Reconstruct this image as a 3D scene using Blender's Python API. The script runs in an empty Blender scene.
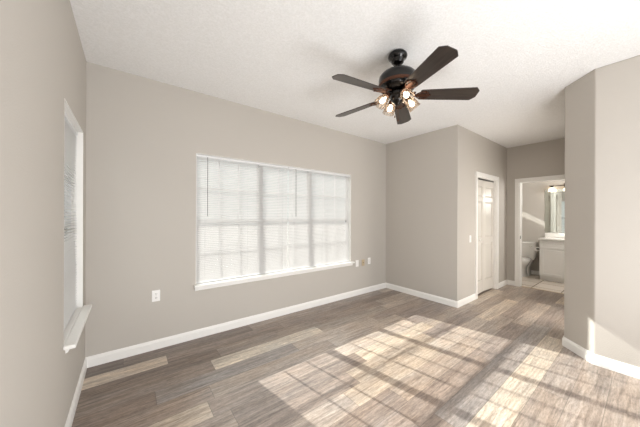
import bpy, bmesh, math, random
from mathutils import Vector, Matrix
R = math.radians
S = bpy.context.scene
COL = S.collection
random.seed(7)

# ------------------------------------------------------------------ camera
F_PX, YAW, ROLL, VS = 251.6, 0.6519, -0.0035, 2.12
CAM = Vector((0.300, -3.058, 1.369))
cam_d = bpy.data.cameras.new('camera')
cam = bpy.data.objects.new('camera', cam_d); COL.objects.link(cam)
cam_d.sensor_width = 36.0; cam_d.lens = 36.0 * F_PX / 640.0
cam_d.shift_y = VS / 640.0; cam_d.clip_start = 0.02
_r = Vector((math.cos(YAW), -math.sin(YAW), 0)); _f = Vector((math.sin(YAW), math.cos(YAW), 0)); _u = Vector((0, 0, 1))
_R = _r * math.cos(ROLL) - _u * math.sin(ROLL)
_U = _r * math.sin(ROLL) + _u * math.cos(ROLL)
m = Matrix((_R, _U, -_f)).transposed().to_4x4(); m.translation = CAM
cam.matrix_world = m
S.camera = cam

# ------------------------------------------------------------------ light
S.view_settings.view_transform = 'Standard'; S.view_settings.look = 'None'
S.view_settings.gamma = 1.0; S.view_settings.use_curve_mapping = False
S.view_settings.exposure = 0.30
W = bpy.data.worlds.new('sky'); S.world = W; W.use_nodes = True
bg = W.node_tree.nodes['Background']
bg.inputs[0].default_value = (1.0, 0.99, 0.98, 1); # bright hazy sky: dimmer near the horizon, brighter overhead
_t = W.node_tree; _g = _t.nodes.new('ShaderNodeTexCoord'); _s = _t.nodes.new('ShaderNodeSeparateXYZ'); _m = _t.nodes.new('ShaderNodeMapRange')
_m.inputs['From Min'].default_value = 0.22; _m.inputs['From Max'].default_value = 0.60; _m.inputs['To Min'].default_value = 0.74; _m.inputs['To Max'].default_value = 3.6
_t.links.new(_g.outputs['Generated'], _s.inputs[0]); _t.links.new(_s.outputs['Z'], _m.inputs['Value']); _t.links.new(_m.outputs[0], bg.inputs[1])
SUN_DIR = Vector((0.325, -1.745, -1.0))
sd = bpy.data.lights.new('sun', 'SUN'); sd.energy = 9.5; sd.angle = R(0.65); sd.color = (1.0, 0.975, 0.94)
sun = bpy.data.objects.new('sun', sd); COL.objects.link(sun)
sun.location = (1, 6, 6); sun.rotation_euler = SUN_DIR.to_track_quat('-Z', 'Y').to_euler()
# unseen fill area lights, added to brighten the room, hall and bathroom
def area(name, loc, look, sx, sy, power, color):
    d = bpy.data.lights.new(name, 'AREA'); d.shape = 'RECTANGLE'; d.size = sx; d.size_y = sy
    d.energy = power; d.color = color
    o = bpy.data.objects.new(name, d); COL.objects.link(o); o.location = loc
    o.rotation_euler = (Vector(look) - Vector(loc)).to_track_quat('-Z', 'Y').to_euler()
    return o
area('added_rear_fill', (2.5, -5.2, 1.5), (2.0, 0, 1.45), 2.4, 2.3, 22, (0.93, 0.97, 1.0))  # fill light added behind the camera, standing in for daylight

area('added_upward_fill', (1.7, -3.95, 0.35), (1.5, -2.3, 2.74), 2.2, 1.2, 68, (0.96, 0.98, 1.0))  # upward fill added to brighten the ceiling, in place of floor bounce
area('added_hall_fill', (4.95, -2.80, 1.1), (4.95, 0, 1.15), 0.8, 1.9, 17, (1.0, 0.94, 0.86))  # fill added behind the hidden hall wall to light the closet side
area('added_bathroom_fill', (7.15, -2.93, 1.7), (7.15, 0, 1.2), 0.7, 1.0, 36, (1.0, 0.98, 0.95))  # fill added on the hidden bathroom side, no window behind it

# ------------------------------------------------------------------ materials
def new_mat(name):
    M_ = bpy.data.materials.new(name); M_.use_nodes = True
    nt = M_.node_tree; return M_, nt, nt.nodes['Principled BSDF']
def N(nt, typ, **kw):
    n = nt.nodes.new(typ)
    for k, v in kw.items(): setattr(n, k, v)
    return n
def plain(name, col, rough=0.5, metal=0.0, bump=0.0, bscale=200.0, var=0.03, emit=None, es=0.0, coat=0.0):
    M_, nt, b = new_mat(name)
    tc = N(nt, 'ShaderNodeTexCoord'); no = N(nt, 'ShaderNodeTexNoise')
    no.inputs['Scale'].default_value = bscale; no.inputs['Detail'].default_value = 4
    nt.links.new(tc.outputs['Object'], no.inputs['Vector'])
    mx = N(nt, 'ShaderNodeMix', data_type='RGBA')
    mx.inputs['A'].default_value = (*[c * (1 - var) for c in col], 1)
    mx.inputs['B'].default_value = (*[min(1, c * (1 + var)) for c in col], 1)
    nt.links.new(no.outputs['Fac'], mx.inputs['Factor']); nt.links.new(mx.outputs['Result'], b.inputs['Base Color'])
    b.inputs['Roughness'].default_value = rough; b.inputs['Metallic'].default_value = metal
    b.inputs['Coat Weight'].default_value = coat
    if bump:
        bu = N(nt, 'ShaderNodeBump'); bu.inputs['Strength'].default_value = bump; bu.inputs['Distance'].default_value = 0.004
        nt.links.new(no.outputs['Fac'], bu.inputs['Height']); nt.links.new(bu.outputs[0], b.inputs['Normal'])
    if emit:
        b.inputs['Emission Color'].default_value = (*emit, 1); b.inputs['Emission Strength'].default_value = es
    return M_
def srgb(r, g, b_):
    f = lambda c: (c / 255 / 12.92) if c / 255 < 0.04045 else ((c / 255 + 0.055) / 1.055) ** 2.4
    return (f(r), f(g), f(b_))
wall_m = plain('greige_wall_paint', srgb(190, 184, 176), 0.75, bump=0.25, bscale=130, var=0.015)
white_m = plain('white_trim_paint', srgb(240, 238, 234), 0.35, bscale=30, var=0.01)
door_m = plain('white_door_paint', srgb(222, 217, 209), 0.25, bscale=30, var=0.01)
vinyl_m = plain('white_vinyl', srgb(222, 222, 222), 0.4, bscale=30, var=0.01)
plate_m = plain('white_plastic', srgb(240, 238, 235), 0.3, bscale=30, var=0.01)
tan_m = plain('almond_plastic', srgb(186, 168, 140), 0.35, bscale=30, var=0.01)
dark_m = plain('dark_slot', srgb(45, 40, 36), 0.5)
chrome_m = plain('chrome', (0.7, 0.7, 0.7), 0.15, metal=1.0)
porc_m = plain('porcelain', srgb(238, 236, 232), 0.12, coat=0.5, bscale=10, var=0.01)
counter_m = plain('cultured_marble', srgb(244, 241, 236), 0.15, coat=0.4, bscale=8, var=0.015)
cab_m = plain('cabinet_paint', srgb(240, 238, 234), 0.4, bscale=20, var=0.01)
bronze_m = plain('oil_rubbed_bronze', srgb(20, 17, 16), 0.18, metal=0.6, bscale=60, var=0.2, coat=0.4)
copper_m = plain('rubbed_bronze_highlights', srgb(86, 58, 46), 0.32, metal=0.8, bscale=90, var=0.4)
brick_ground_m = plain('pale_concrete', srgb(105, 101, 98), 0.9, bscale=3, var=0.08)

# ceiling: sprayed texture
ceil_m, nt, b = new_mat('sprayed_ceiling')
tc = N(nt, 'ShaderNodeTexCoord'); n1 = N(nt, 'ShaderNodeTexNoise'); n1.inputs['Scale'].default_value = 75; n1.inputs['Detail'].default_value = 5; n1.inputs['Roughness'].default_value = 0.7
nt.links.new(tc.outputs['Object'], n1.inputs['Vector'])
rp = N(nt, 'ShaderNodeValToRGB'); rp.color_ramp.elements[0].position = 0.4; rp.color_ramp.elements[1].position = 0.62
nt.links.new(n1.outputs['Fac'], rp.inputs[0])
bu = N(nt, 'ShaderNodeBump'); bu.inputs['Strength'].default_value = 0.7; bu.inputs['Distance'].default_value = 0.004
nt.links.new(rp.outputs[0], bu.inputs['Height']); nt.links.new(bu.outputs[0], b.inputs['Normal'])
mx = N(nt, 'ShaderNodeMix', data_type='RGBA'); mx.inputs['A'].default_value = (*srgb(238, 237, 235), 1); mx.inputs['B'].default_value = (*srgb(248, 247, 246), 1)
nt.links.new(rp.outputs[0], mx.inputs['Factor']); nt.links.new(mx.outputs['Result'], b.inputs['Base Color']); b.inputs['Roughness'].default_value = 0.9

# plank floor: each plank's own tone is a face-corner colour, the grain is noise
plank_m, nt, b = new_mat('vinyl_planks')
at = N(nt, 'ShaderNodeAttribute', attribute_name='plank_tone'); uv = N(nt, 'ShaderNodeUVMap', uv_map='plank_uv'); tc = N(nt, 'ShaderNodeTexCoord')
mp = N(nt, 'ShaderNodeMapping'); mp.inputs['Scale'].default_value = (1.6, 26, 1)
nt.links.new(tc.outputs['Object'], mp.inputs['Vector'])
ad = N(nt, 'ShaderNodeVectorMath', operation='ADD'); sc = N(nt, 'ShaderNodeVectorMath', operation='SCALE'); sc.inputs['Scale'].default_value = 37.0
nt.links.new(at.outputs['Color'], sc.inputs[0]); nt.links.new(mp.outputs[0], ad.inputs[0]); nt.links.new(sc.outputs[0], ad.inputs[1])
g1 = N(nt, 'ShaderNodeTexNoise'); g1.inputs['Scale'].default_value = 1.6; g1.inputs['Detail'].default_value = 8; g1.inputs['Roughness'].default_value = 0.68; g1.inputs['Distortion'].default_value = 0.6
nt.links.new(ad.outputs[0], g1.inputs['Vector'])
r1 = N(nt, 'ShaderNodeValToRGB'); r1.color_ramp.elements[0].position = 0.28; r1.color_ramp.elements[0].color = (0.42, 0.38, 0.36, 1)
r1.color_ramp.elements[1].position = 0.70; r1.color_ramp.elements[1].color = (1.22, 1.22, 1.22, 1)
nt.links.new(g1.outputs['Fac'], r1.inputs[0])
g2 = N(nt, 'ShaderNodeTexNoise'); g2.inputs['Scale'].default_value = 3.0; g2.inputs['Detail'].default_value = 3
mp2 = N(nt, 'ShaderNodeMapping'); mp2.inputs['Scale'].default_value = (1, 3, 1); nt.links.new(tc.outputs['Object'], mp2.inputs['Vector']); nt.links.new(mp2.outputs[0], g2.inputs['Vector'])
r2 = N(nt, 'ShaderNodeValToRGB'); r2.color_ramp.elements[0].position = 0.3; r2.color_ramp.elements[0].color = (0.86, 0.88, 0.91, 1); r2.color_ramp.elements[1].position = 0.7; r2.color_ramp.elements[1].color = (1.08, 1.04, 1.0, 1)
nt.links.new(g2.outputs['Fac'], r2.inputs[0])
m1 = N(nt, 'ShaderNodeMix', data_type='RGBA', blend_type='MULTIPLY'); m1.inputs['Factor'].default_value = 1
nt.links.new(at.outputs['Color'], m1.inputs['A']); nt.links.new(r1.outputs[0], m1.inputs['B'])
g3 = N(nt, 'ShaderNodeTexNoise'); g3.inputs['Scale'].default_value = 9.0; g3.inputs['Detail'].default_value = 6; g3.inputs['Roughness'].default_value = 0.8
mp3 = N(nt, 'ShaderNodeMapping'); mp3.inputs['Scale'].default_value = (2.2, 9, 1); nt.links.new(tc.outputs['Object'], mp3.inputs['Vector']); nt.links.new(mp3.outputs[0], g3.inputs['Vector'])
r3 = N(nt, 'ShaderNodeValToRGB'); r3.color_ramp.elements[0].position = 0.32; r3.color_ramp.elements[0].color = (0.60, 0.59, 0.585, 1); r3.color_ramp.elements[1].position = 0.62; r3.color_ramp.elements[1].color = (1.16, 1.16, 1.16, 1)
nt.links.new(g3.outputs['Fac'], r3.inputs[0])
m4 = N(nt, 'ShaderNodeMix', data_type='RGBA', blend_type='MULTIPLY'); m4.inputs['Factor'].default_value = 1
nt.links.new(m1.outputs['Result'], m4.inputs['A']); nt.links.new(r3.outputs[0], m4.inputs['B']); m1 = m4
m2 = N(nt, 'ShaderNodeMix', data_type='RGBA', blend_type='MULTIPLY'); m2.inputs['Factor'].default_value = 1
nt.links.new(m1.outputs['Result'], m2.inputs['A']); nt.links.new(r2.outputs[0], m2.inputs['B'])
# narrow bevelled seam
sx = N(nt, 'ShaderNodeSeparateXYZ'); nt.links.new(uv.outputs[0], sx.inputs[0])
def edge(o, w):
    a = N(nt, 'ShaderNodeMath', operation='SUBTRACT'); a.inputs[1].default_value = 0.5; nt.links.new(o, a.inputs[0])
    c = N(nt, 'ShaderNodeMath', operation='ABSOLUTE'); nt.links.new(a.outputs[0], c.inputs[0])
    d = N(nt, 'ShaderNodeMath', operation='GREATER_THAN'); d.inputs[1].default_value = 0.5 - w; nt.links.new(c.outputs[0], d.inputs[0]); return d.outputs[0]
mxx = N(nt, 'ShaderNodeMath', operation='MAXIMUM'); nt.links.new(edge(sx.outputs['X'], 0.0016), mxx.inputs[0]); nt.links.new(edge(sx.outputs['Y'], 0.010), mxx.inputs[1])
m3 = N(nt, 'ShaderNodeMix', data_type='RGBA'); m3.inputs['B'].default_value = (0.07, 0.06, 0.05, 1)
fk = N(nt, 'ShaderNodeMath', operation='MULTIPLY'); fk.inputs[1].default_value = 0.5; nt.links.new(mxx.outputs[0], fk.inputs[0]); nt.links.new(fk.outputs[0], m3.inputs['Factor'])
nt.links.new(m2.outputs['Result'], m3.inputs['A']); nt.links.new(m3.outputs['Result'], b.inputs['Base Color'])
bu = N(nt, 'ShaderNodeBump'); bu.inputs['Strength'].default_value = 0.12; bu.inputs['Distance'].default_value = 0.002
nt.links.new(g1.outputs['Fac'], bu.inputs['Height']); nt.links.new(bu.outputs[0], b.inputs['Normal'])
b.inputs['Roughness'].default_value = 0.34

# bathroom tile
tile_m, nt, b = new_mat('bathroom_tile')
tc = N(nt, 'ShaderNodeTexCoord'); br = N(nt, 'ShaderNodeTexBrick'); br.offset = 0.0
br.inputs['Scale'].default_value = 1.0; br.inputs['Brick Width'].default_value = 0.42; br.inputs['Row Height'].default_value = 0.42; br.inputs['Mortar Size'].default_value = 0.008
br.inputs['Color1'].default_value = (*srgb(214, 203, 190), 1); br.inputs['Color2'].default_value = (*srgb(206, 194, 180), 1); br.inputs['Mortar'].default_value = (*srgb(120, 108, 98), 1)
mp = N(nt, 'ShaderNodeMapping'); mp.inputs['Location'].default_value = (0.10, 0.0, 0); nt.links.new(tc.outputs['Object'], mp.inputs['Vector'])
nt.links.new(mp.outputs[0], br.inputs['Vector']); nt.links.new(br.outputs['Color'], b.inputs['Base Color']); b.inputs['Roughness'].default_value = 0.25

# blinds: thin vinyl that lets some light through
slat_m, nt, b = new_mat('blind_vinyl')
b.inputs['Base Color'].default_value = (0.76, 0.755, 0.75, 1); b.inputs['Roughness'].default_value = 0.5
tr = N(nt, 'ShaderNodeBsdfTranslucent'); tr.inputs[0].default_value = (0.9, 0.88, 0.86, 1)
no = N(nt, 'ShaderNodeTexNoise'); no.inputs['Scale'].default_value = 20
ms = N(nt, 'ShaderNodeMixShader'); ms.inputs[0].default_value = 0.38
nt.links.new(b.outputs[0], ms.inputs[1]); nt.links.new(tr.outputs[0], ms.inputs[2])
nt.links.new(ms.outputs[0], nt.nodes['Material Output'].inputs['Surface'])

glass_m, nt, b = new_mat('window_glass')
tp = N(nt, 'ShaderNodeBsdfTransparent'); tp.inputs[0].default_value = (0.95, 0.97, 0.96, 1); gl = N(nt, 'ShaderNodeBsdfGlossy'); gl.inputs['Roughness'].default_value = 0.02
fr = N(nt, 'ShaderNodeFresnel'); fr.inputs['IOR'].default_value = 1.12; ms = N(nt, 'ShaderNodeMixShader')
nt.links.new(fr.outputs[0], ms.inputs[0]); nt.links.new(tp.outputs[0], ms.inputs[1]); nt.links.new(gl.outputs[0], ms.inputs[2])
nt.links.new(ms.outputs[0], nt.nodes['Material Output'].inputs['Surface'])

shade_m, nt, b = new_mat('fluted_clear_glass')
tp = N(nt, 'ShaderNodeBsdfTransparent'); tp.inputs[0].default_value = (0.86, 0.78, 0.70, 1)
gl = N(nt, 'ShaderNodeBsdfGlossy'); gl.inputs['Roughness'].default_value = 0.08; gl.inputs[0].default_value = (.45, .38, .32, 1)
tl = N(nt, 'ShaderNodeBsdfTranslucent'); tl.inputs[0].default_value = (.42, .33, .26, 1)
lw = N(nt, 'ShaderNodeLayerWeight'); lw.inputs[0].default_value = 0.45
a1 = N(nt, 'ShaderNodeMixShader'); a1.inputs[0].default_value = 0.45; nt.links.new(gl.outputs[0], a1.inputs[1]); nt.links.new(tl.outputs[0], a1.inputs[2])
ms = N(nt, 'ShaderNodeMixShader'); nt.links.new(lw.outputs['Facing'], ms.inputs[0]); nt.links.new(tp.outputs[0], ms.inputs[1]); nt.links.new(a1.outputs[0], ms.inputs[2])
nt.links.new(ms.outputs[0], nt.nodes['Material Output'].inputs['Surface'])

bulb_m = plain('lit_bulb', (1, .9, .75), 0.4, emit=(1.0, 0.86, 0.68), es=7.0)
vshade_m = plain('lit_frosted_shade', (1, .9, .8), 0.4, emit=(1.0, 0.80, 0.56), es=4.0)
mirror_m = plain('mirror_silver', (0.80, 0.84, 0.80), 0.01, metal=1.0, var=0.0)

# fan blades: dark wood grain, slightly glossy
blade_m, nt, b = new_mat('dark_walnut_blade')
tc = N(nt, 'ShaderNodeTexCoord'); mp = N(nt, 'ShaderNodeMapping'); mp.inputs['Scale'].default_value = (3, 60, 1)
no = N(nt, 'ShaderNodeTexNoise'); no.inputs['Scale'].default_value = 1.5; no.inputs['Detail'].default_value = 6
nt.links.new(tc.outputs['Object'], mp.inputs[0]); nt.links.new(mp.outputs[0], no.inputs['Vector'])
rp = N(nt, 'ShaderNodeValToRGB'); rp.color_ramp.elements[0].color = (*srgb(28, 23, 21), 1); rp.color_ramp.elements[1].color = (*srgb(56, 47, 42), 1)
rp.color_ramp.elements[0].position = 0.3; rp.color_ramp.elements[1].position = 0.7
nt.links.new(no.outputs['Fac'], rp.inputs[0]); nt.links.new(rp.outputs[0], b.inputs['Base Color'])
b.inputs['Roughness'].default_value = 0.33; b.inputs['Coat Weight'].default_value = 0.3

# ------------------------------------------------------------------ mesh helpers
def box(bm, x0, x1, y0, y1, z0, z1):
    v = [bm.verts.new(p) for p in ((x0, y0, z0), (x1, y0, z0), (x1, y1, z0), (x0, y1, z0), (x0, y0, z1), (x1, y0, z1), (x1, y1, z1), (x0, y1, z1))]
    for f in ((3, 2, 1, 0), (4, 5, 6, 7), (0, 1, 5, 4), (1, 2, 6, 5), (2, 3, 7, 6), (3, 0, 4, 7)):
        bm.faces.new([v[i] for i in f])
    return v
def prism(bm, pts, z0, z1, axis='z'):
    def P(a, b_, c): return {'z': (a, b_, c), 'y': (a, c, b_), 'x': (c, a, b_)}[axis]
    lo = [bm.verts.new(P(x, y, z0)) for x, y in pts]; hi = [bm.verts.new(P(x, y, z1)) for x, y in pts]
    bm.faces.new(lo[::-1]); bm.faces.new(hi); n = len(pts)
    for i in range(n): bm.faces.new((lo[i], lo[(i + 1) % n], hi[(i + 1) % n], hi[i]))
def lathe(bm, prof, seg=32, mat=None, flute=0):
    rings = []
    for r, z in prof:
        ring = []
        for i in range(seg):
            a = 2 * math.pi * i / seg
            rr = r * (1 + (0.05 * math.cos(flute * a) if flute else 0))
            p = Vector((rr * math.cos(a), rr * math.sin(a), z))
            ring.append(bm.verts.new(mat @ p if mat else p))
        rings.append(ring)
    for a, c in zip(rings, rings[1:]):
        for i in range(seg): bm.faces.new((a[i], a[(i + 1) % seg], c[(i + 1) % seg], c[i]))
    if prof[0][0] < 0.004 or not flute: bm.faces.new(rings[0][::-1])
    if not flute: bm.faces.new(rings[-1])
def tube(bm, p0, p1, r, seg=10):
    p0, p1 = Vector(p0), Vector(p1); d = p1 - p0
    q = d.to_track_quat('Z', 'Y').to_matrix().to_4x4(); q.translation = p0
    lathe(bm, [(r, 0), (r, d.length)], seg, q)
def link(name, bm, mat, parent=None, loc=None, bevel=0.0, smooth=False, kind=None, seg=2):
    bmesh.ops.recalc_face_normals(bm, faces=bm.faces)
    me = bpy.data.meshes.new(name); bm.to_mesh(me); bm.free()
    o = bpy.data.objects.new(name, me); COL.objects.link(o); me.materials.append(mat)
    if parent: o.parent = parent
    if loc: o.location = loc
    if smooth:
        for p in me.polygons: p.use_smooth = True
        me.set_sharp_from_angle(angle=R(40))
    if bevel:
        mo = o.modifiers.new('bevel', 'BEVEL'); mo.width = bevel; mo.segments = seg; mo.limit_method = 'ANGLE'; mo.angle_limit = R(40)
    if kind: o['kind'] = kind
    return o
def empty(name, loc, rz=0.0, kind=None):
    o = bpy.data.objects.new(name, None); COL.objects.link(o); o.location = loc; o.rotation_euler = (0, 0, rz); o.empty_display_size = 0.1
    if kind: o['kind'] = kind
    return o
def tag(o, label, cat, group=None):
    o['label'] = label; o['category'] = cat
    if group: o['group'] = group
    return o
def copy_tree(o, parent=None):
    c = o.copy(); COL.objects.link(c); c.parent = parent
    for ch in list(o.children): copy_tree(ch, c)
    return c

# ------------------------------------------------------------------ the room
H = 2.74
XJ, YJ, XF = 4.221, -1.312, 6.361          # jutting closet corner, wall with the bathroom door
RX, RY, RD = 3.740, -2.749, 0.2395         # right wall plane, its corner, 45 degree return
YBACK = -5.0                               # rear end of the room, left without a wall to let fill light in
XB, YB0, YB1 = 7.90, -0.85, -2.95          # bathroom

def planks():
    bm = bmesh.new(); tone = bm.loops.layers.float_color.new('plank_tone'); uvl = bm.loops.layers.uv.new('plank_uv')
    tones = [srgb(*c) for c in ((126, 113, 104), (142, 129, 119), (158, 146, 135), (172, 160, 148), (150, 136, 123), (188, 175, 158), (135, 124, 117), (164, 150, 134))]
    w, L = 0.178, 1.22
    y = -0.020; row = 0
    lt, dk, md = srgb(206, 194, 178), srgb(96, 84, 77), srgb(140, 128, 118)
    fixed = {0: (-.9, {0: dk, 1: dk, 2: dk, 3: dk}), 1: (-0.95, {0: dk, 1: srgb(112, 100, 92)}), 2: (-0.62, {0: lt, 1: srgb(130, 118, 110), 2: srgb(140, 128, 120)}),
             3: (-0.2, {0: srgb(120, 108, 100), 1: srgb(140, 130, 122)}), 4: (-0.30, {0: srgb(136, 124, 115), 1: srgb(204, 196, 182), 2: srgb(150, 140, 130)}),
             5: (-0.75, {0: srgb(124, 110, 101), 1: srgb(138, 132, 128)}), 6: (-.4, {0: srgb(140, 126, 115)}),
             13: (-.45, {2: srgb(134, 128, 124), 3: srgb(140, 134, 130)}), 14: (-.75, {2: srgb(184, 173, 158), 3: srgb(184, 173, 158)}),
             15: (-.75, {2: md, 3: srgb(150, 140, 132)}), 16: (-.1, {1: md, 2: srgb(150, 138, 128), 3: md}), 17: (-.6, {2: md, 3: md})}
    y1 = 0.0; last = None
    while y1 > YBACK:
        y0 = max(y, YBACK) if row == 0 else max(y1 - w, YBACK)
        rnd = random.Random(row * 13 + 5)
        x = (-rnd.random() * L) if row not in fixed else fixed[row][0]
        k = 0
        while x < XF + 0.06:
            xa, xb = max(x, 0.0), min(x + L, XF + 0.06)
            if xb > xa:
                c = rnd.choice([t for t in tones if t != last]); last = c
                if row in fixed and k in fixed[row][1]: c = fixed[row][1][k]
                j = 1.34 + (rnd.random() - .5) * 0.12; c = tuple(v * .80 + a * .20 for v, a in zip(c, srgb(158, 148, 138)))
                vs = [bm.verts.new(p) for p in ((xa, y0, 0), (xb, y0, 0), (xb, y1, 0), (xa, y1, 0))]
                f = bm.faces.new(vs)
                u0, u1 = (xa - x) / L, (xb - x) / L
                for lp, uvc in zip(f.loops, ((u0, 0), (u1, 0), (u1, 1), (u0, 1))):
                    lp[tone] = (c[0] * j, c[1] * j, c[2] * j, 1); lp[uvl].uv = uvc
            x += L; k += 1
        y1 = y0; row += 1
    o = link('floor', bm, plank_m, kind='structure')
    return o
planks()
bm = bmesh.new(); box(bm, XF + 0.06, XB + .12, YB1 - .12, YB0 + .12, -0.05, 0.0); link('floor_bathroom', bm, tile_m, kind='structure')
bm = bmesh.new(); box(bm, -0.12, XB + .12, YBACK, 0.12, H, H + 0.12); link('ceiling', bm, ceil_m, kind='structure')

def wall_y(name, x0, x1, y0, y1, holes=(), z1=H, mat=wall_m):
    """slab between y0 and y1, running in x; holes (xa, xb, za, zb)"""
    bm = bmesh.new(); xs = x0
    for xa, xb, za, zb in holes:
        if xa > xs: box(bm, xs, xa, y0, y1, 0, z1)
        if za > 0: box(bm, xa, xb, y0, y1, 0, za)
        box(bm, xa, xb, y0, y1, zb, z1); xs = xb
    if xs < x1: box(bm, xs, x1, y0, y1, 0, z1)
    bmesh.ops.remove_doubles(bm, verts=bm.verts, dist=1e-5)
    return link(name, bm, mat, kind='structure')
def wall_x(name, y0, y1, x0, x1, holes=(), z1=H):
    bm = bmesh.new(); ys = y0
    for ya, yb, za, zb in holes:
        if ya > ys: box(bm, x0, x1, ys, ya, 0, z1)
        if za > 0: box(bm, x0, x1, ya, yb, 0, za)
        box(bm, x0, x1, ya, yb, zb, z1); ys = yb
    if ys < y1: box(bm, x0, x1, ys, y1, 0, z1)
    bmesh.ops.remove_doubles(bm, verts=bm.verts, dist=1e-5)
    return link(name, bm, wall_m, kind='structure')

WX0, WX1, WZ0, WZ1 = 0.900, 3.290, 0.585, 2.060
LY0, LY1 = -0.960, -0.170
CX0, CX1, CZ = 4.915, 5.800, 2.045         # closet opening
BY0, BY1, BZ = -2.275, -1.512, 2.040       # bathroom doorway
T = 0.12
wall_y('wall_back', 0.0, XF, 0.0, T, [(WX0, WX1, WZ0, WZ1)])
wall_x('wall_left', YBACK, T, -T, 0.0, [(LY0, LY1, WZ0, WZ1)])
wall_x('wall_closet_front', YJ, 0.0, XJ, XJ + T)
wall_y('wall_closet_side', XJ + T, XF, YJ, YJ + T, [(CX0, CX1, 0.0, CZ)])
wall_x('wall_bathroom_door', YB1, 0.0, XF, XF + T, [(BY0, BY1, 0.0, BZ)])
bm = bmesh.new()
prism(bm, [(RX, YBACK), (RX + .12, YBACK), (RX + .12, RY - .05), (RX + RD + .05, RY + RD - .12), (4.55, RY + RD - .12), (4.55, RY + RD), (RX + RD, RY + RD), (RX, RY)], 0, H)
box(bm, 4.55, 5.35, RY + RD - .12, RY + RD, 2.05, H); box(bm, 5.35, XF, RY + RD - .12, RY + RD, 0, H)  # unseen doorway gap, added to let the hall fill light through
link('wall_right', bm, wall_m, kind='structure', bevel=0.008, seg=3)
wall_x('wall_bathroom_back', YB1 - T, YB0 + T, XB, XB + T)
wall_y('wall_bathroom_left', XF + T, XB, YB0, YB0 + T, [(7.50, 7.84, 1.56, 1.755)])
wall_y('wall_bathroom_right', XF + T, XB, YB1 - T, YB1)
bm = bmesh.new(); box(bm, -30, 30, 0.12, 40, -0.45, -0.35); box(bm, -30, -0.12, -30, 0.12, -0.45, -0.35)
link('ground_outside', bm, brick_ground_m, kind='structure')

# ------------------------------------------------------------------ baseboards
def baseboard(name, p0, p1, nx, ny, e0=0, e1=0, h=0.095):
    """moulded board from p0 to p1 on the wall, standing out along (nx, ny); e = +1 outer mitre, -1 inner mitre"""
    p0, p1 = Vector((*p0, 0)), Vector((*p1, 0)); d = (p1 - p0).normalized(); n = Vector((nx, ny, 0))
    prof = [(0.0, 0), (0.014, 0), (0.014, h * .74), (0.011, h * .80), (0.0105, h * .88), (0.006, h * .96), (0.004, h), (0.0, h)]
    bm = bmesh.new(); A, B = [], []
    for t, z in prof:
        A.append(bm.verts.new(p0 + n * t - d * t * e0 + Vector((0, 0, z)))); B.append(bm.verts.new(p1 + n * t + d * t * e1 + Vector((0, 0, z))))
    bm.faces.new(A); bm.faces.new(B[::-1])
    for i in range(len(prof)): bm.faces.new((A[i], A[(i + 1) % len(prof)], B[(i + 1) % len(prof)], B[i]))
    return link(name, bm, white_m, kind='structure')
c45 = math.tan(R(22.5)); q2 = math.sqrt(.5)
CW = 0.062
baseboard('baseboard_left', (0, YBACK), (0, 0), 1, 0, 0, -1)
baseboard('baseboard_back', (0, 0), (XJ, 0), 0, -1, -1, -1)
baseboard('baseboard_closet_front', (XJ, 0), (XJ, YJ), -1, 0, -1, 1)
baseboard('baseboard_closet_side', (XJ, YJ), (CX0 - CW, YJ), 0, -1, 1, 0)
baseboard('baseboard_closet_far', (CX1 + CW, YJ), (XF, YJ), 0, -1, 0, -1)
baseboard('baseboard_bathroom_door', (XF, YJ), (XF, BY1 + CW), -1, 0, -1, 0)
baseboard('baseboard_right', (RX, YBACK), (RX, RY), -1, 0, 0, c45)
baseboard('baseboard_diagonal', (RX, RY), (RX + RD, RY + RD), -q2, q2, c45, c45)
baseboard('baseboard_hall', (RX + RD, RY + RD), (4.55, RY + RD), 0, 1, c45, 0)
baseboard('baseboard_bathroom_back', (XB, YB0), (XB, -1.52), -1, 0, 0, 0)
baseboard('baseboard_bathroom_left', (XF + T, YB0), (XB, YB0), 0, -1, 0, -1)

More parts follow.
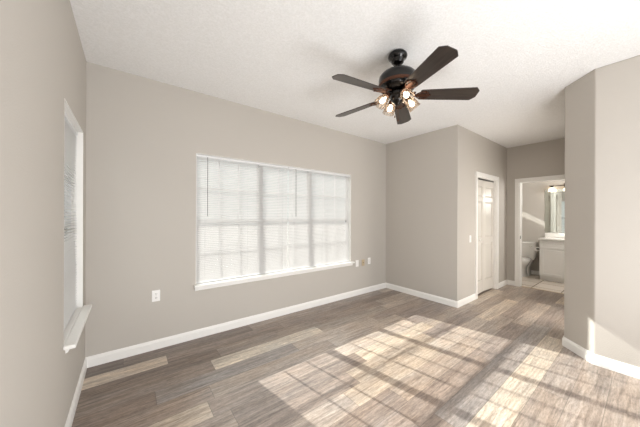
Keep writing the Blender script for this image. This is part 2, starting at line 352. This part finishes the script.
# ------------------------------------------------------------------ windows
def window(name, width, units, z0, z1, ap=0.0):
    """built in local axes: x along the wall 0..width, +y outwards, z up; the opening is 0.12 deep"""
    root = empty(name, (0, 0, 0), kind='structure'); h = z1 - z0
    fy0, fy1 = 0.070, 0.115
    bm = bmesh.new(); fw = 0.020
    box(bm, 0, fw, fy0, fy1, z0, z1); box(bm, width - fw, width, fy0, fy1, z0, z1); box(bm, fw, width - fw, fy0, fy1, z0, z0 + fw); box(bm, fw, width - fw, fy0, fy1, z1 - fw, z1)
    link('window_frame', bm, vinyl_m, root, bevel=0.002)
    uw = width / units
    for i in range(1, units):
        bm = bmesh.new(); box(bm, i * uw - 0.030, i * uw + 0.030, fy0, fy1, z0 + fw, z1 - fw); link('mullion', bm, vinyl_m, root, bevel=0.003)
    zm = 1.305
    for i in range(units):
        xa = i * uw + (fw if i == 0 else 0.030); xb = (i + 1) * uw - (fw if i == units - 1 else 0.030)
        for (a, b_, ya, yb) in ((z0 + fw, zm, 0.078, 0.094), (zm, z1 - fw, 0.096, 0.112)):
            bm = bmesh.new(); s = 0.014
            rt = 0.026 if b_ == zm else 0.014; rb = 0.026 if a == zm else 0.018
            box(bm, xa, xa + s, ya, yb, a, b_); box(bm, xb - s, xb, ya, yb, a, b_)
            box(bm, xa + s, xb - s, ya, yb, a, a + rb); box(bm, xa + s, xb - s, ya, yb, b_ - rt, b_)
            sash = link('sash', bm, vinyl_m, root, bevel=0.0015)
            bm = bmesh.new(); gx0, gx1, gz0, gz1 = xa + s, xb - s, a + rb, b_ - rt; ym = (ya + yb) / 2
            for k in (1, 2):
                xc = gx0 + (gx1 - gx0) * k / 3; box(bm, xc - .008, xc + .008, ym - .005, ym + .005, gz0, gz1)
            zc = (gz0 + gz1) / 2; box(bm, gx0, gx1, ym - .0045, ym + .0045, zc - .008, zc + .008)
            link('muntin_grid', bm, vinyl_m, sash)
            bm = bmesh.new(); box(bm, gx0, gx1, ym - .0015, ym + .0015, gz0, gz1); link('pane', bm, glass_m, sash)
    # white painted liner of the opening
    bm = bmesh.new(); t = 0.004
    box(bm, 0, t, 0.0, fy0, z0 + .001, z1 - t); box(bm, width - t, width, 0.0, fy0, z0 + .001, z1 - t); box(bm, 0, width, 0.0, fy0, z1 - t, z1)
    link('jamb_liner', bm, white_m, root)
    # stool with rounded nose and apron beneath
    bm = bmesh.new(); box(bm, 0.0, width, 0.0, fy0, z0 - 0.012, z0 + 0.012); box(bm, -0.022, width + 0.045, -0.055, 0.0, z0 - 0.012, z0 + 0.012)
    bmesh.ops.remove_doubles(bm, verts=bm.verts, dist=1e-5)
    link('window_sill', bm, white_m, root, bevel=0.006, seg=3)
    bm = bmesh.new(); prism(bm, [(0, z0 - .012), (-.016, z0 - .012), (-.016, z0 - .045), (-.010, z0 - .056), (0, z0 - .058)], ap - 0.01, width + 0.03, 'x')
    link('apron', bm, white_m, root)
    return root
w1 = window('window_1', WX1 - WX0, 3, WZ0, WZ1); w1.location = (WX0, 0, 0)
w2 = window('window_2', LY1 - LY0, 1, WZ0, WZ1, 0.06); w2.location = (0, LY0, 0); w2.rotation_euler = (0, 0, R(90))

# unseen high window, added to throw the sun strip on the bathroom wall
w3 = empty('added_window_3', (0, 0, 0), kind='structure')
bm = bmesh.new(); box(bm, 7.50, 7.84, YB0 + .06, YB0 + .064, 1.56, 1.755); link('pane', bm, glass_m, w3)

# ------------------------------------------------------------------ blinds
SLAT_TILT = R(40)
def blind(width, z0, z1, wand_x, loc, rz, label, group, yc=0.030, tilt=SLAT_TILT):
    root = empty('window_blind', loc, rz); tag(root, label, 'window blind', group)
    bm = bmesh.new(); box(bm, 0, width, yc - .014, yc + .014, z1 - .030, z1 - .002); link('headrail', bm, vinyl_m, root, bevel=0.002)
    bm = bmesh.new(); box(bm, 0.002, width - .002, yc - .012, yc + .012, z0 + .004, z0 + .014); link('bottom_rail', bm, vinyl_m, root, bevel=0.003)
    bm = bmesh.new(); n = int((z1 - z0 - .050) / 0.0212); hw = 0.0125
    for i in range(n):
        zc = z0 + .026 + i * 0.0212
        c, s = math.cos(tilt), math.sin(tilt); top, bot = [], []
        for t, cr in ((-1, 0), (-.45, .0016), (.45, .0016), (1, 0)):
            # inner edge (towards the room, -y) hangs lower
            y = yc + t * hw * c; z = zc + t * hw * s + cr
            top.append((y, z + .0003)); bot.append((y, z - .0003))
        prism(bm, top + bot[::-1], 0.003, width - 0.003, 'x')
    link('slats', bm, slat_m, root)
    bm = bmesh.new()
    xs = [0.09, width / 2, width - 0.09] if width > 1 else [0.09, width - 0.09]
    for x in xs:
        for y in (yc - .0135, yc + .0135): box(bm, x - .0008, x + .0008, y - .0006, y + .0006, z0 + .012, z1 - .03)
    link('ladder_cord', bm, vinyl_m, root)
    if wand_x is not None:
        bm = bmesh.new(); tube(bm, (wand_x, yc - .022, z1 - .03), (wand_x, yc - .024, z1 - .70), .0035, 8); box(bm, wand_x - .003, wand_x + .003, yc - .024, yc - .013, z1 - .034, z1 - .026)
        link('wand', bm, wand_m, root)
    return root
wand_m = plain('clear_grey_wand', srgb(150, 148, 146), 0.25)
g = 'white horizontal blinds filling the wide window'
blind(1.178, WZ0 + .012, WZ1 - .004, 0.115, (WX0 + .008, 0, 0), 0, 'white mini blind covering the left half of the wide triple window', None)
b2 = blind(1.190, WZ0 + .012, WZ1 - .004, 0.115, (WX0 + 1.192, 0, 0), 0, 'white mini blind covering the right half of the wide triple window', None)
bm = bmesh.new(); tube(bm, (1.09, .010, WZ1 - .03), (1.09, .008, 1.30), .0012, 6); lathe(bm, [(.003, 1.30), (.007, 1.285), (.008, 1.262), (.002, 1.258)], 10, Matrix.Translation((1.09, .008, 0)))
link('lift_cord', bm, wand_m, b2)
blind(0.770, WZ0 + .012, WZ1 - .004, None, (0, LY0 + .010, 0), R(90), 'narrow white mini blind in the small window of the left wall', None, 0.046, R(16))

# ------------------------------------------------------------------ doors
def casing(bm, axis, a0, a1, z1, face, sgn, w=CW, t=0.017):
    """three boards round an opening a0..a1, standing out from plane 'face' by t in direction sgn"""
    for (p, q, za, zb) in ((a0 - w, a0, 0, z1 + w), (a1, a1 + w, 0, z1 + w), (a0, a1, z1, z1 + w)):
        f0, f1 = sorted((face, face + sgn * t))
        if axis == 'x': box(bm, p, q, f0, f1, za, zb)
        else: box(bm, f0, f1, p, q, za, zb)
        g0, g1 = sorted((face + sgn * t, face + sgn * (t + .005)))
        # raised back band on the outer rim
        if (p, q) == (a0 - w, a0): p, q = p, p + .014
        elif (p, q) == (a1, a1 + w): p, q = q - .014, q
        else: p, q, za = a0 - w + .014, a1 + w - .014, zb - .014
        if axis == 'x': box(bm, p, q, g0, g1, za, zb)
        else: box(bm, g0, g1, p, q, za, zb)
d1 = empty('door_1', (0, 0, 0), kind='structure')
bm = bmesh.new(); casing(bm, 'x', CX0, CX1, CZ, YJ, -1); link('door_casing', bm, white_m, d1, bevel=0.002)
bm = bmesh.new(); j = 0.018
box(bm, CX0, CX0 + j, YJ, YJ + T, 0, CZ); box(bm, CX1 - j, CX1, YJ, YJ + T, 0, CZ); box(bm, CX0 + j, CX1 - j, YJ, YJ + T, CZ - j, CZ)
link('door_jamb', bm, white_m, d1)
bm = bmesh.new(); box(bm, CX0 + j, CX1 - j, YJ + .040, YJ + .066, CZ - j - .022, CZ - j); link('track', bm, dark_m, d1)
def leaf(width, h):
    bm = bmesh.new(); t = 0.030; s = 0.062
    rails = [(0, .20), (.86, .97), (1.60, 1.68), (h - .11, h)]
    box(bm, 0, s, 0, t, 0, h); box(bm, width - s, width, 0, t, 0, h)
    for a, c in rails: box(bm, s, width - s, 0, t, a, c)
    for (a, c) in ((.20, .86), (.97, 1.60), (1.68, h - .11)):
        box(bm, s, width - s, .014, t - .014, a, c)
        m_ = 0.030
        o4 = [(s, a), (width - s, a), (width - s, c), (s, c)]; i4 = [(s + m_, a + m_), (width - s - m_, a + m_), (width - s - m_, c - m_), (s + m_, c - m_)]
        for (yo, yi) in ((.014, .004), (t - .014, t - .004)):
            vo = [bm.verts.new((x, yo, z)) for x, z in o4]; vi = [bm.verts.new((x, yi, z)) for x, z in i4]
            for k in range(4): bm.faces.new((vo[k], vo[(k + 1) % 4], vi[(k + 1) % 4], vi[k]))
            bm.faces.new(vi)
    return bm
lw_ = (CX1 - CX0 - 2 * j) / 2 - .005; lh = CZ - j - .022 - .030
fold = R(3)
l1 = link('door_leaf', leaf(lw_, lh), door_m, d1); l1.location = (CX0 + j + .003, YJ + .036, .028); l1.rotation_euler = (0, 0, fold)
l2 = link('door_leaf', leaf(lw_, lh), door_m, d1); l2.location = (CX0 + j + .003 + lw_ * math.cos(fold) + .003, YJ + .036 + lw_ * math.sin(fold), .028); l2.rotation_euler = (0, 0, -fold)
bm = bmesh.new(); lathe(bm, [(.006, 0), (.006, .012), (.014, .018), (.016, .026), (.010, .032), (.002, .033)], 16, Matrix.Translation((lw_ * .42, 0, .93)) @ Matrix.Rotation(R(90), 4, 'X'))
link('door_knob', bm, plate_m, l1, smooth=True)

d2 = empty('door_2', (0, 0, 0), kind='structure')
bm = bmesh.new(); casing(bm, 'y', BY0, BY1, BZ, XF, -1); casing(bm, 'y', BY0, BY1, BZ, XF + T, 1); link('door_casing', bm, white_m, d2, bevel=0.002)
bm = bmesh.new()
box(bm, XF, XF + T, BY1 - j, BY1, 0, BZ); box(bm, XF, XF + T, BY0, BY0 + j, 0, BZ); box(bm, XF, XF + T, BY0 + j, BY1 - j, BZ - j, BZ)
box(bm, XF + .045, XF + .080, BY1 - j - .011, BY1 - j, 0, BZ - j); box(bm, XF + .045, XF + .080, BY0 + j, BY0 + j + .011, 0, BZ - j)
link('door_jamb', bm, white_m, d2)
bm = bmesh.new(); box(bm, XF + .008, XF + .040, BY1 - j - .002, BY1 - j, .93, .99); link('strike_plate', bm, bronze_m, d2)
bm = bmesh.new(); box(bm, XF + .045, XF + .075, BY0 + j, BY1 - j, 0, .006); link('threshold', bm, tan_m, d2, bevel=.002)

# ------------------------------------------------------------------ outlets and switches
def duplex(name, label, cat, loc, rz, mat=plate_m, kind='outlet'):
    root = empty(name, loc, rz); tag(root, label, cat)
    bm = bmesh.new(); box(bm, -.035, .035, -.006, 0, -.057, .057); link('cover_plate', bm, mat, root, bevel=.0025)
    if kind == 'outlet':
        for s in (-1, 1):
            bm = bmesh.new(); prism(bm, [(.0165 * math.cos(a) , s * .0195 + max(-.0135, min(.0135, .0165 * math.sin(a)))) for a in [k * math.pi / 10 for k in range(20)]], -.0085, -.0058, 'y')
            r = link('receptacle', bm, mat, root)
            bm = bmesh.new(); z = s * .0195
            box(bm, -.0075, -.0045, -.0090, -.0084, z - .003, z + .007); box(bm, .0045, .0075, -.0090, -.0084, z - .002, z + .006); tube(bm, (0, -.0090, z - .008), (0, -.0084, z - .008), .0028, 8)
            link('slots', bm, dark_m, r)
        bm = bmesh.new(); tube(bm, (0, -.0072, 0), (0, -.0058, 0), .003, 8); link('screw', bm, chrome_m, root)
    elif kind == 'jack':
        bm = bmesh.new(); box(bm, -.009, .009, -.009, -.0058, -.009, .009); r = link('jack', bm, mat, root)
        bm = bmesh.new(); box(bm, -.0065, .0065, -.0096, -.0088, -.006, .006); link('jack_opening', bm, dark_m, r)
    elif kind == 'rocker':
        bm = bmesh.new(); prism(bm, [(-.0058, -.033), (-.0058, .033), (-.0105, .033), (-.0075, 0), (-.0075, -.033)], -.0165, .0165, 'x'); link('rocker', bm, mat, root)
    elif kind == 'toggle':
        bm = bmesh.new(); prism(bm, [(-.0055, -.005), (-.0055, .006), (-.016, .012), (-.017, .007)], -.0045, .0045, 'x'); link('toggle', bm, mat, root)
    return root
duplex('wall_outlet', 'white duplex outlet low on the wall left of the wide window', 'outlet', (0.530, 0, 0.545), 0)
duplex('wall_plate', 'white blank rocker plate closest to the right end of the window sill', 'wall plate', (3.440, 0, 0.548), 0, kind='rocker')
duplex('phone_jack', 'tan phone jack plate with a dark socket between two white plates', 'phone jack', (3.590, 0, 0.545), 0, tan_m, 'jack')
duplex('wall_outlet', 'white duplex outlet nearest the corner, right of the tan jack', 'outlet', (3.745, 0, 0.560), 0)
duplex('light_switch', 'white toggle light switch on the wall left of the closet door', 'light switch', (4.660, YJ, 1.005), 0, kind='toggle')

# ------------------------------------------------------------------ ceiling fan
fan = empty('ceiling_fan', (2.105, -1.765, H)); tag(fan, 'dark bronze five-blade ceiling fan with four lit glass lamps', 'ceiling fan')
bm = bmesh.new(); lathe(bm, [(.020, -.096), (.038, -.092), (.050, -.078), (.053, -.062), (.060, -.054), (.074, -.044), (.079, -.030), (.076, -.016), (.066, -.010), (.062, 0)], 36); link('canopy', bm, bronze_m, fan, smooth=True)
bm = bmesh.new(); lathe(bm, [(.013, -.200), (.013, -.090)], 16); link('downrod', bm, bronze_m, fan, smooth=True)
bm = bmesh.new(); lathe(bm, [(.055, -.328), (.120, -.320), (.142, -.300), (.153, -.275), (.156, -.225), (.152, -.200), (.135, -.180), (.080, -.168), (.030, -.160), (.014, -.150)], 48); link('motor_housing', bm, bronze_m, fan, smooth=True)
bm = bmesh.new(); lathe(bm, [(.145, -.286), (.1585, -.281), (.160, -.272), (.1585, -.263), (.145, -.260)], 48); link('motor_band', bm, copper_m, fan, smooth=True)
bm = bmesh.new(); lathe(bm, [(.010, -.440), (.022, -.432), (.030, -.418), (.048, -.408), (.054, -.395), (.056, -.372), (.075, -.360), (.078, -.345), (.055, -.328)], 36); link('switch_housing', bm, bronze_m, fan, smooth=True)
ZB = -0.352
def blade_mesh():
    bm = bmesh.new(); pts = []
    r0, r1, w0, w1_, c = .180, .638, .056, .073, .034
    side = [(r0, w0 - .008), (r0 + .010, w0)] + [(r0 + (r1 - c - r0) * k / 5, w0 + (w1_ - w0) * k / 5) for k in range(1, 6)] + [(r1 - .006, w1_ - .030), (r1, w1_ - .038)]
    pts = [(x, -y) for x, y in side] + [(x, y) for x, y in reversed(side)]
    prism(bm, pts, -.003, .003); return bm
def iron_mesh():
    bm = bmesh.new()
    prism(bm, [(.085, -.013), (.150, -.011), (.150, .011), (.085, .013)], .016, .022)
    for s in (-1, 1):
        # scrolling arm out to the side of the blade root
        pp = [(.140, 0), (.158, .020 * s), (.178, .034 * s), (.200, .040 * s), (.222, .038 * s), (.240, .030 * s), (.246, .020 * s), (.240, .012 * s), (.231, .014 * s)]
        for a, c in zip(pp, pp[1:]): tube(bm, (a[0], a[1], -.006), (c[0], c[1], -.006), .0048, 8)
        tube(bm, (.120, .004 * s, .016), (.142, .004 * s, -.006), .006, 8)
        lathe(bm, [(.008, -.012), (.009, -.009), (.009, -.003)], 12, Matrix.Translation((.222, .038 * s, 0)))
    prism(bm, [(.135, -.012), (.190, -.020), (.255, -.010), (.272, 0), (.255, .010), (.190, .020), (.135, .012)], -.0085, -.0032)
    lathe(bm, [(.008, -.013), (.009, -.010), (.009, -.004)], 12, Matrix.Translation((.250, 0, 0)))
    return bm
first = None
for k in range(5):
    if first is None:
        bl = link('blade', blade_mesh(), blade_m, fan, bevel=.0015); ir = link('blade_iron', iron_mesh(), copper_m, bl, smooth=True); first = bl
    else:
        bl = first.copy(); COL.objects.link(bl); ir = first.children[0].copy(); COL.objects.link(ir); ir.parent = bl; bl.parent = fan
    ang = R(29 + 72 * k)
    bl.location = (0, 0, ZB)
    bl.rotation_euler = (Matrix.Rotation(ang, 3, 'Z') @ Matrix.Rotation(R(1.5), 3, 'Y') @ Matrix.Rotation(R(-14), 3, 'X')).to_euler()
def lamp_arm():
    bm = bmesh.new(); pp = [Vector((.045, 0, -.370)), Vector((.060, 0, -.352)), Vector((.078, 0, -.348)), Vector((.088, 0, -.360))]
    for a, c in zip(pp, pp[1:]): tube(bm, a, c, .007, 10)
    M_ = Matrix.Translation((.085, 0, -.357)) @ Matrix.Rotation(R(180 - 42), 4, 'Y')
    lathe(bm, [(.008, -.004), (.024, .004), (.027, .020), (.025, .032), (.016, .034)], 24, M_)
    return bm, M_
arm0 = None
for k in range(4):
    if arm0 is None:
        bm, M_ = lamp_arm(); arm0 = link('lamp_arm', bm, copper_m, fan, smooth=True); a_ = arm0
        bm = bmesh.new(); lathe(bm, [(.023, .026), (.034, .040), (.043, .062), (.046, .085), (.045, .105), (.050, .122)], 48, M_, flute=12); link('glass_shade', bm, shade_m, arm0, smooth=True)
        bm = bmesh.new(); lathe(bm, [(.009, .034), (.011, .045), (.017, .058), (.022, .073), (.021, .086), (.013, .096), (.003, .099)], 24, M_); link('bulb', bm, bulb_m, arm0, smooth=True)
    else:
        a_ = arm0.copy(); COL.objects.link(a_); a_.parent = fan
        for ch in list(arm0.children):
            c = ch.copy(); COL.objects.link(c); c.parent = a_
    a_.rotation_euler = (0, 0, R(-25 + 90 * k))
bm = bmesh.new()
for s, l in ((.022, .09), (-.022, .07)):
    tube(bm, (s, .010, -.425), (s, .010, -.455 - l), .0012, 6); lathe(bm, [(.002, -.455 - l - .022), (.006, -.455 - l - .015), (.002, -.455 - l)], 10, Matrix.Translation((s, .010, 0)))
link('pull_chain', bm, copper_m, fan)

# ------------------------------------------------------------------ bathroom
# vanity
VY0, VX = -1.615, 7.345
van = empty('bathroom_vanity', (VX, VY0, 0)); tag(van, 'white bathroom vanity cabinet with panelled door and drawer front', 'vanity cabinet')
vw, vd, vh = 1.20, XB - VX - .002, 0.865
bm = bmesh.new(); box(bm, 0.02, vd, -vw, 0, .09, vh); box(bm, .07, vd, -vw, -.0, 0, .09); link('cabinet_body', bm, cab_m, van)
def panel(bm, ya, yb, za, zb, fr_=.050):
    box(bm, 0.0, .0195, ya, ya + fr_, za, zb); box(bm, 0.0, .0195, yb - fr_, yb, za, zb); box(bm, 0.0, .0195, ya + fr_, yb - fr_, za, za + fr_); box(bm, 0.0, .0195, ya + fr_, yb - fr_, zb - fr_, zb)
    box(bm, .008, .0195, ya + fr_, yb - fr_, za + fr_, zb - fr_)
for i in range(3):
    ya = -vw + .02 + i * .392; yb = ya + .380
    bm = bmesh.new(); panel(bm, ya, yb, .11, .655); link('door', bm, cab_m, van, bevel=.002)
    bm = bmesh.new(); panel(bm, ya, yb, .69, .835, .030); link('drawer', bm, cab_m, van, bevel=.002)
ct = empty('vanity_countertop', (VX, VY0, vh)); tag(ct, 'glossy white vanity countertop with low backsplash under the mirror', 'countertop')
bm = bmesh.new(); box(bm, -.02, XB - VX, -vw - .01, .012, 0, .032); link('countertop', bm, counter_m, ct, bevel=.006, seg=3)
bm = bmesh.new(); box(bm, XB - VX - .020, XB - VX, -vw - .01, .012, .032, .132); link('backsplash', bm, counter_m, ct, bevel=.003)
# mirror
bm = bmesh.new(); box(bm, XB - .006, XB, -2.75, -1.60, 1.005, 1.975); o = link('wall_mirror', bm, mirror_m); tag(o, 'frameless wall mirror above the bathroom vanity', 'mirror')
# vanity light
vl = empty('vanity_light', (XB, -1.98, 2.05)); tag(vl, 'dark bronze vanity light bar with lit frosted shades above mirror', 'wall light')
bm = bmesh.new(); box(bm, -.018, 0, -.06, .06, -.045, .045); link('back_plate', bm, bronze_m, vl, bevel=.005)
bm = bmesh.new(); tube(bm, (-.075, -.30, 0), (-.075, .30, 0), .009, 10); tube(bm, (-.015, 0, 0), (-.075, 0, 0), .009, 10); link('light_bar', bm, bronze_m, vl, smooth=True)
for y in (-.25, 0, .25):
    bm = bmesh.new(); lathe(bm, [(.030, -.044), (.032, -.030), (.022, -.012), (.012, .004)], 20, Matrix.Translation((-.075, y, 0))); so = link('socket_cup', bm, bronze_m, vl, smooth=True)
    bm = bmesh.new(); lathe(bm, [(.062, -.120), (.060, -.100), (.048, -.070), (.032, -.045), (.024, -.040)], 24, Matrix.Translation((-.075, y, 0))); link('glass_shade', bm, vshade_m, so, smooth=True)

# toilet, facing the doorway wall
to = empty('toilet', (XB - .012, -1.262, 0), R(180)); tag(to, 'white porcelain toilet beside the vanity, tank against the wall', 'toilet')
def ellring(bm, cx, cy, rx, ry, z, n=32, front=0.0):
    out = []
    for i in range(n):
        a = 2 * math.pi * i / n; x = math.cos(a); y = math.sin(a)
        ex = rx * (1 + (front if x > 0 else 0)) * x
        out.append(bm.verts.new((cx + ex, cy + ry * y, z)))
    return out
def loft(bm, rings, cap0=True, cap1=True):
    for a, c in zip(rings, rings[1:]):
        n = len(a)
        for i in range(n): bm.faces.new((a[i], a[(i + 1) % n], c[(i + 1) % n], c[i]))
    if cap0: bm.faces.new(rings[0][::-1])
    if cap1: bm.faces.new(rings[-1])
def rrect(bm, x0, x1, hw, r, z, n=5):
    out = []
    for (cx, cy, a0) in ((x1 - r, hw - r, 0), (x0 + r, hw - r, 90), (x0 + r, -hw + r, 180), (x1 - r, -hw + r, 270)):
        for k in range(n + 1):
            a = R(a0 + 90 * k / n); out.append(bm.verts.new((cx + r * math.cos(a), cy + r * math.sin(a), z)))
    return out
bm = bmesh.new(); loft(bm, [rrect(bm, .03, .185, .185, .03, .365), rrect(bm, .018, .198, .205, .035, .42), rrect(bm, .010, .205, .218, .035, .60), rrect(bm, .008, .208, .222, .035, .735)]); link('tank', bm, porc_m, to, smooth=True)
bm = bmesh.new(); loft(bm, [rrect(bm, .002, .214, .228, .036, .736), rrect(bm, .000, .218, .232, .038, .752), rrect(bm, .006, .212, .226, .036, .772)]); link('tank_lid', bm, porc_m, to, smooth=True)
bm = bmesh.new(); tube(bm, (.208, .16, .68), (.228, .16, .68), .009, 10); tube(bm, (.226, .165, .68), (.226, .10, .668), .006, 8); link('flush_lever', bm, chrome_m, to, smooth=True)
bm = bmesh.new(); loft(bm, [ellring(bm, .33, 0, .20, .105, 0, front=.05), ellring(bm, .33, 0, .19, .098, .03, front=.05), ellring(bm, .34, 0, .17, .082, .12, front=.05), ellring(bm, .37, 0, .18, .095, .21, front=.1), ellring(bm, .41, 0, .21, .145, .29, front=.15), ellring(bm, .43, 0, .23, .180, .36, front=.18), ellring(bm, .43, 0, .235, .188, .39, front=.18)]); link('bowl', bm, porc_m, to, smooth=True)
bm = bmesh.new(); loft(bm, [rrect(bm, .05, .26, .115, .02, .0), rrect(bm, .05, .26, .11, .02, .20), rrect(bm, .02, .26, .16, .03, .34), rrect(bm, .02, .26, .17, .03, .366)]); link('pedestal', bm, porc_m, to, smooth=True)
bm = bmesh.new(); loft(bm, [ellring(bm, .43, 0, .238, .190, .391, front=.18), ellring(bm, .43, 0, .240, .192, .400, front=.18), ellring(bm, .43, 0, .236, .188, .410, front=.18)]); link('seat', bm, porc_m, to, smooth=True)
bm = bmesh.new(); loft(bm, [ellring(bm, .43, 0, .234, .186, .412, front=.18), ellring(bm, .43, 0, .236, .188, .424, front=.18), ellring(bm, .43, 0, .20, .160, .432, front=.18)]); box(bm, .215, .25, -.08, .08, .41, .425); link('seat_lid', bm, porc_m, to, smooth=True)
# toilet paper holder on the vanity side
tp = empty('toilet_paper_holder', (7.46, VY0, .66)); tag(tp, 'small holder with white paper roll on the side of the vanity', 'toilet paper holder')
bm = bmesh.new(); box(bm, -.075, -.062, 0, .055, -.015, .015); box(bm, .062, .075, 0, .055, -.015, .015); tube(bm, (-.07, .045, 0), (.07, .045, 0), .006, 8); link('bracket', bm, bronze_m, tp)
bm = bmesh.new(); M_ = Matrix.Translation((-.056, .055, -.010)) @ Matrix.Rotation(R(90), 4, 'Y'); lathe(bm, [(.045, 0), (.045, .112)], 24, M_); link('paper_roll', bm, plate_m, tp, smooth=True)
